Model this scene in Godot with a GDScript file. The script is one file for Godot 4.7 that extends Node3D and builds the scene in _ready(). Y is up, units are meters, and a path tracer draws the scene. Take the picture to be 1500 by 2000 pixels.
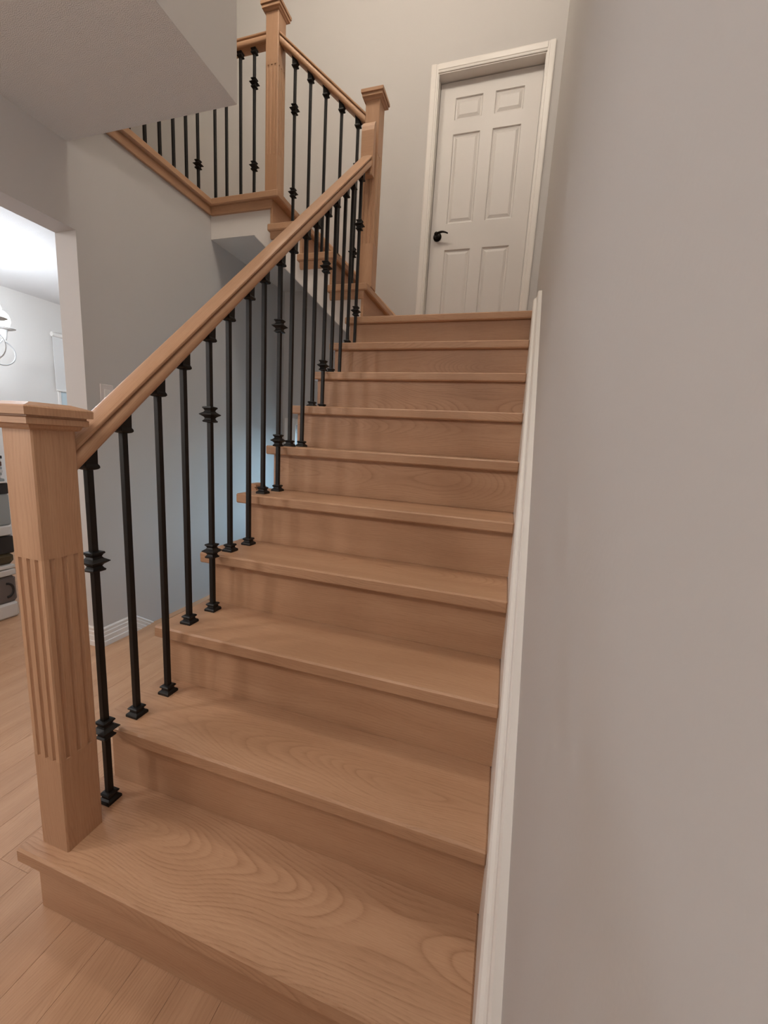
extends Node3D
# A carpentry staircase seen from its foot: oak treads, square newels, black iron balusters, a landing with a white door.
# Metres; x = 0 is the face of the right-hand skirt, z = 0 the nosing of the first tread, the flight climbs towards -z.

const RISE := 0.2
const GO := 0.21186          # going of the lower flight
const SL := 0.944            # its slope
const XT := -1.106           # left end of the lower treads
const XR := -1.02            # centre line of the lower railing
const XL := -2.15            # left wall
const XW := 0.038            # right wall
const ZB := -2.92            # back wall
const YL := 2.005            # landing
const YU := 2.79             # upper floor
const YC := 2.533            # ceiling of the main floor
const YTOP := 5.23           # ceiling of the upper floor
const UP_Z := -2.045         # centre line of the upper railing

var M := {}
var names := {}

# ---------------------------------------------------------------- naming
func numbered(n: String) -> String:
	if not names.has(n):
		names[n] = 0
		return n
	names[n] += 1
	return "%s_%03d" % [n, names[n]]

func thing(called: String, label: String, category: String, at := Vector3.ZERO, group := "") -> Node3D:
	var o := Node3D.new()
	o.name = numbered(called)
	o.position = at
	add_child(o)
	o.set_meta("label", label)
	o.set_meta("category", category)
	if group != "":
		o.set_meta("group", group)
	return o

func root_at(o: Node) -> Vector3:
	var p := Vector3.ZERO
	var n: Node = o
	while n != self and n is Node3D:
		p += (n as Node3D).position
		n = n.get_parent()
	return p

# commits a SurfaceTool built in WORLD coordinates as a named mesh under a parent
func obj(called: String, st: SurfaceTool, mat: Material, parent: Node3D = self) -> MeshInstance3D:
	var mi := MeshInstance3D.new()
	st.set_material(mat)
	mi.mesh = st.commit()
	mi.name = numbered(called) if parent == self else called
	parent.add_child(mi, true)
	if parent != self:
		mi.position = -root_at(parent)
	return mi

func mesh_obj(called: String, mesh: Mesh, at: Vector3, parent: Node3D) -> MeshInstance3D:
	var mi := MeshInstance3D.new()
	mi.mesh = mesh
	mi.name = called
	mi.position = at
	parent.add_child(mi, true)
	return mi

func struct(called: String, st: SurfaceTool, mat: Material) -> MeshInstance3D:
	var o := obj(called, st, mat)
	o.set_meta("kind", "structure")
	return o

func struct_root(called: String, at := Vector3.ZERO) -> Node3D:
	var o := Node3D.new()
	o.name = called
	o.position = at
	add_child(o)
	o.set_meta("kind", "structure")
	return o

# ---------------------------------------------------------------- shapes
func mb() -> SurfaceTool:
	var st := SurfaceTool.new()
	st.begin(Mesh.PRIMITIVE_TRIANGLES)
	return st

# a flat convex polygon facing n, textured along the grain axis
var grain := 0
var uvo := Vector2.ZERO
var uvs := Vector2(1.2, 0.3)
func uv_of(p: Vector3, n: Vector3) -> Vector2:
	var an := n.abs()
	var k := 0 if (an.x >= an.y and an.x >= an.z) else (1 if an.y >= an.z else 2)
	var g := grain
	var v := 3 - g - k
	if k == g:
		g = (g + 1) % 3
		v = 3 - g - k
	return Vector2(p[g] / uvs.x, p[v] / uvs.y) + uvo

func poly(st: SurfaceTool, pts: Array, n: Vector3) -> void:
	var a: Vector3 = pts[0]
	var c := Vector3.ZERO
	for i in range(1, pts.size() - 1):
		c += ((pts[i] as Vector3) - a).cross((pts[i + 1] as Vector3) - a)
	var flip := c.dot(n) > 0.0
	for i in range(1, pts.size() - 1):
		var tri := [pts[0], pts[i + 1], pts[i]] if flip else [pts[0], pts[i], pts[i + 1]]
		for p in tri:
			st.set_normal(n)
			st.set_uv(uv_of(p, n))
			st.add_vertex(p)

# box with chamfered edges between two corners
func box(st: SurfaceTool, a: Vector3, b: Vector3, bev := 0.0) -> void:
	var lo := Vector3(minf(a.x, b.x), minf(a.y, b.y), minf(a.z, b.z))
	var hi := Vector3(maxf(a.x, b.x), maxf(a.y, b.y), maxf(a.z, b.z))
	var c := (lo + hi) * 0.5
	var h := (hi - lo) * 0.5
	bev = minf(bev, minf(h.x, minf(h.y, h.z)) * 0.9)
	for k in 3:
		var i := (k + 1) % 3
		var j := (k + 2) % 3
		for s in [-1.0, 1.0]:
			var pts := []
			for q in [[-1, -1], [1, -1], [1, 1], [-1, 1]]:
				var p := c
				p[k] += s * h[k]
				p[i] += q[0] * (h[i] - bev)
				p[j] += q[1] * (h[j] - bev)
				pts.append(p)
			var n := Vector3.ZERO
			n[k] = s
			poly(st, pts, n)
	if bev <= 0.0:
		return
	for k in 3:                       # chamfers along axis k
		var i := (k + 1) % 3
		var j := (k + 2) % 3
		for s in [-1.0, 1.0]:
			for t in [-1.0, 1.0]:
				var pts := []
				for q in [[-1, 0], [1, 0], [1, 1], [-1, 1]]:
					var p := c
					p[k] += q[0] * (h[k] - bev)
					p[i] += s * (h[i] - (bev if q[1] else 0.0))
					p[j] += t * (h[j] - (0.0 if q[1] else bev))
					pts.append(p)
				var n := Vector3.ZERO
				n[i] = s
				n[j] = t
				poly(st, pts, n.normalized())
	for sx in [-1.0, 1.0]:
		for sy in [-1.0, 1.0]:
			for sz in [-1.0, 1.0]:
				var s := Vector3(sx, sy, sz)
				var pts := []
				for k in 3:
					var p := c + s * (h - Vector3.ONE * bev)
					p[k] += s[k] * bev
					pts.append(p)
				poly(st, pts, s.normalized())

# closed 2D outline swept in a straight line: point = origin + ax*x + ay*y, from o0 to o1; capped ends. Flat faces.
func sweep(st: SurfaceTool, outline: PackedVector2Array, o0: Vector3, o1: Vector3, ax: Vector3, ay: Vector3, smooth := false) -> void:
	var pr := outline.duplicate()
	if Geometry2D.is_polygon_clockwise(pr):
		pr.reverse()
	var d := (o1 - o0).normalized()
	var m := pr.size()
	var nn := []
	for i in m:
		var e := pr[(i + 1) % m] - pr[i]
		var out3 := ax * e.y - ay * e.x
		var n := (ax * e.x + ay * e.y).cross(d).normalized()
		if n.dot(out3) < 0.0:
			n = -n
		nn.append(n)
	var g3 := Vector3.ZERO
	var run := 0.0
	var len3 := o0.distance_to(o1)
	for i in m:
		var p := pr[i]
		var q := pr[(i + 1) % m]
		var el := (q - p).length()
		var a := o0 + ax * p.x + ay * p.y
		var b := o0 + ax * q.x + ay * q.y
		var c := o1 + ax * q.x + ay * q.y
		var e := o1 + ax * p.x + ay * p.y
		var na: Vector3 = nn[i]
		var nb: Vector3 = nn[i]
		if smooth:
			var before: Vector3 = nn[(i + m - 1) % m]
			var after: Vector3 = nn[(i + 1) % m]
			if before.dot(na) > 0.75:
				na = (na + before).normalized()
			if after.dot(nb) > 0.75:
				nb = (nb + after).normalized()
		var flip := ((b - a).cross(c - a)).dot(nn[i]) > 0.0
		var pts := [a, b, c, e]
		var nos := [na, nb, nb, na]
		var uvq := [Vector2(0, run), Vector2(0, run + el), Vector2(len3, run + el), Vector2(len3, run)]
		var order := [0, 2, 1, 0, 3, 2] if flip else [0, 1, 2, 0, 2, 3]
		for k in order:
			st.set_normal(nos[k])
			st.set_uv(Vector2(uvq[k].x / uvs.x, uvq[k].y / uvs.y) + uvo)
			st.add_vertex(pts[k])
		run += el
	var tris := Geometry2D.triangulate_polygon(pr)
	for side in 2:
		var o := o0 if side == 0 else o1
		var capn := ax.cross(ay).normalized()
		if capn.dot(d) * (1.0 if side == 1 else -1.0) < 0.0:
			capn = -capn
		for t in range(0, tris.size(), 3):
			poly(st, [o + ax * pr[tris[t]].x + ay * pr[tris[t]].y, o + ax * pr[tris[t + 1]].x + ay * pr[tris[t + 1]].y, o + ax * pr[tris[t + 2]].x + ay * pr[tris[t + 2]].y], capn)

# square "turned" shape: profile of [y, half side]; lean shears the y of every point along x or z
func square_turn(st: SurfaceTool, prof: Array, c := Vector3.ZERO, lean := Vector3.ZERO, lean_from := 1e9) -> void:
	var ring := func(k: int) -> Array:
		var r := []
		for q in [[-1, -1], [1, -1], [1, 1], [-1, 1]]:
			var h: float = prof[k][1]
			var p := Vector3(q[0] * h, prof[k][0], q[1] * h)
			if prof[k][0] >= lean_from:
				p.y += lean.x * p.x + lean.z * p.z
			r.append(c + p)
		return r
	for k in prof.size() - 1:
		var a: Array = ring.call(k)
		var b: Array = ring.call(k + 1)
		for i in 4:
			var j := (i + 1) % 4
			var out: Vector3 = (a[i] + a[j] + b[i] + b[j]) * 0.25 - c
			var n: Vector3 = (b[j] - a[i]).cross(b[i] - a[j]).normalized()
			out.y = 0
			if n.dot(out) < 0.0:
				n = -n
			if absf(n.dot(out)) < 1e-7:
				n = Vector3(0, 1 if prof[k + 1][1] < prof[k][1] else -1, 0)
			poly(st, [a[i], a[j], b[j], b[i]], n)
	poly(st, ring.call(0), Vector3.DOWN)
	poly(st, ring.call(prof.size() - 1), Vector3.UP)

# round turned shape about the y axis through c, smooth
func lathe(st: SurfaceTool, prof: Array, c: Vector3, seg := 24, axis := Vector3.UP) -> void:
	var b := Basis()
	if axis != Vector3.UP:
		var y := axis.normalized()
		var x := y.cross(Vector3(0.3, 0.9, 0.2)).normalized()
		b = Basis(x, y, x.cross(y))
	for k in prof.size() - 1:
		var r0: float = prof[k][1]
		var r1: float = prof[k + 1][1]
		var y0: float = prof[k][0]
		var y1: float = prof[k + 1][0]
		var sl := Vector2(y1 - y0, r0 - r1).normalized()
		for i in seg:
			var t0 := TAU * i / seg
			var t1 := TAU * (i + 1) / seg
			var pp := []
			var nn := []
			for q in [[t0, r0, y0], [t1, r0, y0], [t1, r1, y1], [t0, r1, y1]]:
				pp.append(c + b * Vector3(cos(q[0]) * q[1], q[2], sin(q[0]) * q[1]))
				nn.append((b * Vector3(cos(q[0]) * sl.x, sl.y, sin(q[0]) * sl.x)).normalized())
			var cr: Vector3 = (pp[1] - pp[0]).cross(pp[2] - pp[0]) + (pp[2] - pp[0]).cross(pp[3] - pp[0])
			var order := [0, 2, 1, 0, 3, 2] if cr.dot(nn[0] + nn[2]) > 0.0 else [0, 1, 2, 0, 2, 3]
			for o in order:
				st.set_normal(nn[o])
				st.set_uv(Vector2(o * 0.1, y0))
				st.add_vertex(pp[o])

# round bar along a list of points
func tube(st: SurfaceTool, pts: Array, radius, seg := 10) -> void:
	var side := Vector3.ZERO
	var rings := []
	for i in pts.size():
		var d: Vector3 = (pts[mini(i + 1, pts.size() - 1)] - pts[maxi(i - 1, 0)]).normalized()
		if side == Vector3.ZERO:
			side = d.cross(Vector3(0.37, 0.81, 0.45)).normalized()
		side = (side - d * side.dot(d)).normalized()
		var up := d.cross(side)
		var r: float = radius[i] if radius is Array else radius
		var ring := []
		for k in seg:
			var n := side * cos(TAU * k / seg) + up * sin(TAU * k / seg)
			ring.append([pts[i] + n * r, n])
		rings.append(ring)
	for i in rings.size() - 1:
		for k in seg:
			var q := [rings[i][k], rings[i][(k + 1) % seg], rings[i + 1][(k + 1) % seg], rings[i + 1][k]]
			var cr: Vector3 = (q[1][0] - q[0][0]).cross(q[2][0] - q[0][0])
			var order := [0, 2, 1, 0, 3, 2] if cr.dot(q[0][1] + q[1][1]) > 0.0 else [0, 1, 2, 0, 2, 3]
			for o in order:
				st.set_normal(q[o][1])
				st.set_uv(Vector2.ZERO)
				st.add_vertex(q[o][0])
	for e in [0, rings.size() - 1]:
		var cap := []
		for k in seg:
			cap.append(rings[e][k][0])
		var d: Vector3 = (pts[1] - pts[0]) if e == 0 else (pts[-2] - pts[-1])
		poly(st, cap, -d.normalized())

# ---------------------------------------------------------------- materials
func rng_noise(sd: int) -> FastNoiseLite:
	var n := FastNoiseLite.new()
	n.seed = sd
	n.noise_type = FastNoiseLite.TYPE_SIMPLEX
	n.frequency = 1.0
	n.fractal_type = FastNoiseLite.FRACTAL_NONE
	return n

# one oak board, 1.2 m along the grain by 0.3 m across; tilt makes the cathedral arches
func oak_image(sd: int, tilt: float, depth: float, centre: float, strength: float, tiling := false) -> ImageTexture:
	var w := 1024
	var h := 320
	var n1 := rng_noise(sd)
	var n2 := rng_noise(sd + 7)
	var n3 := rng_noise(sd + 13)
	var data := PackedByteArray()
	data.resize(w * h * 3)
	var light := Vector3(0.765, 0.612, 0.49)
	var dark := Vector3(0.55, 0.39, 0.28)
	var i := 0
	for py in h:
		var y := 0.3 * py / h
		for px in w:
			var x := 1.2 * px / w
			var wob := n1.get_noise_2d(x * 2.1, y * 5.0)
			var yy := y - centre + wob * 0.011 + n3.get_noise_2d(x * 9.0, y * 30.0) * 0.0012
			var hh := depth + tilt * x + n2.get_noise_2d(x * 1.3, 3.7) * 0.03
			var ring := sqrt(yy * yy * 1.5 + hh * hh) / 0.0078 + wob * 0.6
			var f := ring - floorf(ring)
			var band := exp(-f * 4.0) + exp(-(1.0 - f) * 22.0)
			var fibre := n3.get_noise_2d(x * 7.0, y * 620.0)
			var pore := maxf(0.0, n2.get_noise_2d(x * 26.0 + 40.0, y * 900.0) - 0.25)
			var tone := n1.get_noise_2d(x * 0.8 + 9.0, y * 9.0)
			var t := clampf(0.16 + strength * band * (0.55 + 0.45 * n3.get_noise_2d(x * 5.0, ring * 0.8)) + fibre * 0.07 + pore * (0.12 + 0.5 * band * strength) + tone * 0.1, 0.0, 1.0)
			var c := light.lerp(dark, t)
			data[i] = int(c.x * 255.0)
			data[i + 1] = int(c.y * 255.0)
			data[i + 2] = int(c.z * 255.0)
			i += 3
	var img := Image.create_from_data(w, h, false, Image.FORMAT_RGB8, data)
	if tiling:                        # straight-grained boards repeat without a joint
		var run := 160
		for px in run:
			var k := smoothstep(0.0, 1.0, px / float(run))
			for py in h:
				img.set_pixel(px, py, img.get_pixel(w - run + px, py).lerp(img.get_pixel(px, py), k))
		img = img.get_region(Rect2i(0, 0, w - run, h))
		img.resize(w, h)
	img.generate_mipmaps()
	return ImageTexture.create_from_image(img)

func plain(c: Color, rough: float, metal := 0.0) -> StandardMaterial3D:
	var m := StandardMaterial3D.new()
	m.albedo_color = c
	m.roughness = rough
	m.metallic = metal
	return m

func noise_tex(sd: int, freq: float, as_normal: bool, strength := 1.0, lo := Color.BLACK, hi := Color.WHITE) -> NoiseTexture2D:
	var t := NoiseTexture2D.new()
	var n := FastNoiseLite.new()
	n.seed = sd
	n.frequency = freq
	n.fractal_octaves = 3
	t.noise = n
	t.width = 512
	t.height = 512
	t.seamless = true
	if as_normal:
		t.as_normal_map = true
		t.bump_strength = strength
	else:
		var g := Gradient.new()
		g.set_color(0, lo)
		g.set_color(1, hi)
		t.color_ramp = g
	return t

func wall_paint(c: Color, bump: float, scale: float, sd: int) -> StandardMaterial3D:
	var m := plain(c, 0.8)
	m.metallic_specular = 0.35
	m.uv1_triplanar = true
	m.uv1_world_triplanar = true
	m.uv1_scale = Vector3.ONE * scale
	m.normal_enabled = true
	m.normal_texture = noise_tex(sd, 0.05, true, bump)
	return m

func make_materials() -> void:
	# seed, tilt, depth, centre, strength
	var oaks := [[11, 0.10, 0.012, 0.15, 0.46], [29, 0.16, 0.02, 0.10, 0.28], [53, 0.07, 0.03, 0.2, 0.30], [71, 0.0, 0.30, -0.25, 0.22], [83, -0.12, 0.15, 0.13, 0.3], [97, 0.05, 0.02, 0.05, 0.26], [101, 0.0, 0.22, 0.5, 0.22]]
	for k in oaks.size():
		var o: Array = oaks[k]
		var m := StandardMaterial3D.new()
		m.albedo_texture = oak_image(o[0], o[1], o[2], o[3], o[4], absf(o[1]) < 0.001)
		m.roughness = 0.42
		m.metallic_specular = 0.4
		M["oak%d" % k] = m
	M.wall = wall_paint(Color(0.772, 0.758, 0.748), 0.2, 3.0, 4)
	M.wall_white = wall_paint(Color(0.85, 0.83, 0.81), 0.4, 3.0, 5)
	M.ceiling = wall_paint(Color(0.895, 0.88, 0.87), 14.0, 9.0, 6)
	M.ceiling_smooth = wall_paint(Color(0.85, 0.82, 0.79), 1.0, 3.0, 8)
	M.trim = plain(Color(0.88, 0.86, 0.84), 0.38)
	M.door = plain(Color(0.82, 0.80, 0.785), 0.42)
	M.iron = plain(Color(0.075, 0.062, 0.055), 0.5, 0.35)
	M.bronze = plain(Color(0.10, 0.075, 0.055), 0.3, 0.8)
	M.plate = plain(Color(0.86, 0.83, 0.82), 0.4)
	M.subfloor = plain(Color(0.22, 0.13, 0.08), 0.9)
	M.chrome = plain(Color(0.80, 0.80, 0.80), 0.35, 0.3)
	M.glass = plain(Color(0.92, 0.96, 1.0, 0.08), 0.02)
	M.glass.transparency = BaseMaterial3D.TRANSPARENCY_ALPHA
	M.white_plastic = plain(Color(0.84, 0.83, 0.82), 0.4)
	M.frosted = plain(Color(0.76, 0.81, 0.83), 0.25)
	M.grey_bin = plain(Color(0.42, 0.385, 0.37), 0.6)
	M.dark_bin = plain(Color(0.16, 0.14, 0.13), 0.6)
	M.paper = plain(Color(0.8, 0.79, 0.77), 0.8)
	M.grey_cloth = plain(Color(0.60, 0.62, 0.62), 0.95)
	M.brown = plain(Color(0.38, 0.27, 0.22), 0.7)
	M.olive = plain(Color(0.33, 0.28, 0.2), 0.95)
	var lamp := plain(Color(1, 1, 1), 0.4)
	lamp.emission_enabled = true
	lamp.emission = Color(1.0, 0.93, 0.84)
	lamp.emission_energy_multiplier = 2.0
	M.lamp_glass = lamp  # glow of the unseen and added lamps
	var bulb := plain(Color(1, 1, 1), 0.3)
	bulb.emission_enabled = true
	bulb.emission = Color(0.93, 0.97, 1.0)
	bulb.emission_energy_multiplier = 12.0
	M.bulb = bulb

# ---------------------------------------------------------------- balusters
var knuckle_mesh: ArrayMesh
var shoe_mesh: ArrayMesh
var collar_mesh := {}

func turned_mesh(prof: Array, lean := Vector3.ZERO, lean_from := 1e9) -> ArrayMesh:
	var st := mb()
	square_turn(st, prof, Vector3.ZERO, lean, lean_from)
	st.set_material(M.iron)
	return st.commit()

func baluster(parent: Node3D, foot: Vector3, top: float, knuckled: bool, lean: Vector3) -> void:
	var st := mb()
	var h := 0.0078
	box(st, Vector3(-h, 0, -h), Vector3(h, top - foot.y + 0.012, h), 0.0012)
	st.set_material(M.iron)
	var bar := mesh_obj("baluster", st.commit(), foot - root_at(parent), parent)
	mesh_obj("base_shoe", shoe_mesh, Vector3.ZERO, bar)
	if not collar_mesh.has(lean):
		var sag := (absf(lean.x) + absf(lean.z)) * 0.017
		collar_mesh[lean] = turned_mesh([[-0.029 - sag, 0.009], [-0.027 - sag, 0.0145], [-0.0235 - sag, 0.0175], [-0.019 - sag, 0.0172], [-0.014 - sag, 0.0145], [-0.009, 0.015], [-0.004, 0.0175], [0.006, 0.0175]], lean, -0.0095)
	mesh_obj("top_collar", collar_mesh[lean], Vector3(0, top - foot.y, 0), bar)
	if knuckled:
		mesh_obj("knuckle", knuckle_mesh, Vector3(0, 0.225, 0), bar)
		mesh_obj("knuckle", knuckle_mesh, Vector3(0, 0.70, 0), bar)

# moulded handrail outline, (0,0) at the middle of its underside
func rail_outline(k: float) -> PackedVector2Array:
	var half := [[0.0, 0.0], [0.026, 0.0], [0.032, 0.004], [0.0345, 0.012], [0.0345, 0.024], [0.0325, 0.0345], [0.027, 0.0395], [0.0235, 0.041], [0.0235, 0.0425], [0.0275, 0.0445], [0.033, 0.046], [0.0345, 0.050], [0.0335, 0.055], [0.029, 0.0583], [0.021, 0.0602], [0.010, 0.061], [0.0, 0.0613]]
	var r := PackedVector2Array()
	for p in half:
		r.append(Vector2(p[0], p[1] * k))
	for i in range(half.size() - 2, 0, -1):
		r.append(Vector2(-half[i][0], half[i][1] * k))
	return r

# square newel with fluted faces and a stepped, low-pitched cap
func newel(at: Vector3, label: String, top: float) -> Node3D:
	var t := thing("newel_post", label, "newel post", at, "square oak newel posts of the staircase")
	var s := 0.0445
	grain = 1
	uvs = Vector2(1.2, 0.3)
	uvo = Vector2(at.z * 0.3, at.x * 0.7 + at.z)
	var y0 := at.y + 0.25
	var y1 := at.y + 0.745
	var st := mb()
	var q8 := PackedVector2Array()
	for q in 4:
		q8.append(Vector2(-s + 0.003, s).rotated(-PI / 2 * q))
		q8.append(Vector2(s - 0.003, s).rotated(-PI / 2 * q))
	var u0 := uvo
	sweep(st, q8, at, Vector3(at.x, y0, at.z), Vector3.RIGHT, Vector3.BACK)
	uvo = u0 + Vector2(0.745 / 1.2, 0)
	sweep(st, q8, Vector3(at.x, y1, at.z), Vector3(at.x, at.y + top, at.z), Vector3.RIGHT, Vector3.BACK)
	# fluted length: an outline with three grooves on each face
	var face := []
	var u := -s
	for f in [-0.0255, 0.0, 0.0255]:
		face.append(Vector2(f - 0.0058, s))
		face.append(Vector2(f - 0.0045, s - 0.003))
		face.append(Vector2(f - 0.0018, s - 0.0046))
		face.append(Vector2(f + 0.0018, s - 0.0046))
		face.append(Vector2(f + 0.0045, s - 0.003))
		face.append(Vector2(f + 0.0058, s))
	var out := PackedVector2Array()
	for q in 4:
		var a := -PI / 2 * q
		out.append(Vector2(-s + 0.003, s).rotated(a))
		for p in face:
			out.append((p as Vector2).rotated(a))
		out.append(Vector2(s - 0.003, s).rotated(a))
	uvo = u0 + Vector2(0.25 / 1.2, 0)
	sweep(st, out, Vector3(at.x, y0 - 0.0005, at.z), Vector3(at.x, y1 + 0.0005, at.z), Vector3.RIGHT, Vector3.BACK)
	obj("shaft", st, M.oak3, t)
	# cap
	grain = 0
	uvo = Vector2(at.z, 0.13 + at.x)
	var c := Vector3(at.x, at.y + top, at.z)
	var ct := mb()
	square_turn(ct, [[-0.012, s + 0.002], [-0.008, s + 0.007], [-0.002, s + 0.009], [0.0, s + 0.018], [0.012, s + 0.018], [0.014, s + 0.015], [0.017, s + 0.015], [0.0175, s + 0.024], [0.033, s + 0.0245], [0.036, s + 0.022], [0.044, s - 0.004]], c)
	obj("cap", ct, M.oak3, t)
	return t

# ---------------------------------------------------------------- build
func _ready() -> void:
	# camera, sky, lights, exposure
	var cam := Camera3D.new()
	cam.name = "camera"
	cam.rotation_order = EULER_ORDER_YXZ
	cam.position = Vector3(-0.04803, 1.23539, 0.53898)
	cam.rotation = Vector3(-0.168542, 0.288805, 0.059421)
	cam.fov = rad_to_deg(2.0 * atan(1000.0 / 774.72))
	cam.near = 0.01
	add_child(cam)
	cam.current = true
	var we := WorldEnvironment.new()
	we.name = "environment"
	var env := Environment.new()
	env.background_mode = Environment.BG_SKY
	var sky := Sky.new()
	var sm := ProceduralSkyMaterial.new()
	sm.sky_top_color = Color(0.55, 0.72, 0.84)
	sm.sky_horizon_color = Color(0.70, 0.84, 0.90)
	sm.ground_horizon_color = Color(0.5, 0.65, 0.75)
	sm.ground_bottom_color = Color(0.25, 0.3, 0.33)
	sm.energy_multiplier = 18.0
	sky.sky_material = sm
	env.sky = sky
	env.tonemap_mode = Environment.TONE_MAPPER_LINEAR
	env.tonemap_exposure = 0.96
	env.sdfgi_enabled = true
	env.ssao_enabled = true
	env.ssil_enabled = true
	we.environment = env
	add_child(we)
	lamp_light("unseen_upper_hall_light", Vector3(-1.66, 5.04, -1.2), Color(1.0, 0.96, 0.89), 1.05, 0.14)  # out of view, lights the landing wall and the door
	lamp_light("added_well_fill_light", Vector3(-0.42, 5.04, -1.0), Color(1.0, 0.965, 0.91), 1.4, 0.14)  # added fill, evens out the back wall above the landing
	lamp_light("unseen_pendant_light", Vector3(-0.8, 2.2, 0.85), Color(1.0, 0.975, 0.95), 0.36, 0.12)  # unseen lamp before the stairs, placed to light treads and risers
	lamp_light("unseen_entry_light", Vector3(-0.22, 2.34, 1.3), Color(1.0, 0.975, 0.95), 0.32, 0.14)  # out of view, placed to light the right face of the foot newel
	lamp_light("unseen_living_light", Vector3(-3.0, 2.34, 1.2), Color(1.0, 0.98, 0.965), 1.75, 0.14)  # unseen lamp beyond the passage, placed to light jamb and left floor
	lamp_light("added_floor_fill_light", Vector3(-1.95, 1.32, 1.0), Color(1.0, 0.97, 0.94), 0.36, 0.1)  # added fill to brighten the stippled ceiling and the jamb

	make_materials()
	knuckle_mesh = turned_mesh([[-0.027, 0.008], [-0.025, 0.0165], [-0.021, 0.0175], [-0.0175, 0.014], [-0.0125, 0.0118], [-0.008, 0.0145], [-0.001, 0.0245], [0.001, 0.0245], [0.008, 0.0145], [0.0125, 0.0118], [0.0175, 0.014], [0.021, 0.0175], [0.025, 0.0165], [0.027, 0.008]])
	shoe_mesh = turned_mesh([[0.0, 0.0205], [0.007, 0.0205], [0.010, 0.0185], [0.013, 0.0135], [0.018, 0.0125], [0.022, 0.0165], [0.025, 0.017], [0.028, 0.0145], [0.029, 0.008]])
	build_shell()
	build_door()
	build_stairs()
	build_railings()
	build_basement()
	build_dining()
	build_fixtures()

func lamp_light(called: String, at: Vector3, c: Color, e: float, size: float) -> OmniLight3D:
	var l := OmniLight3D.new()
	l.name = called
	l.position = at
	l.light_color = c
	l.light_energy = e
	l.light_size = size
	l.omni_range = 30.0
	l.omni_attenuation = 2.0
	l.shadow_enabled = true
	add_child(l)
	return l

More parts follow.
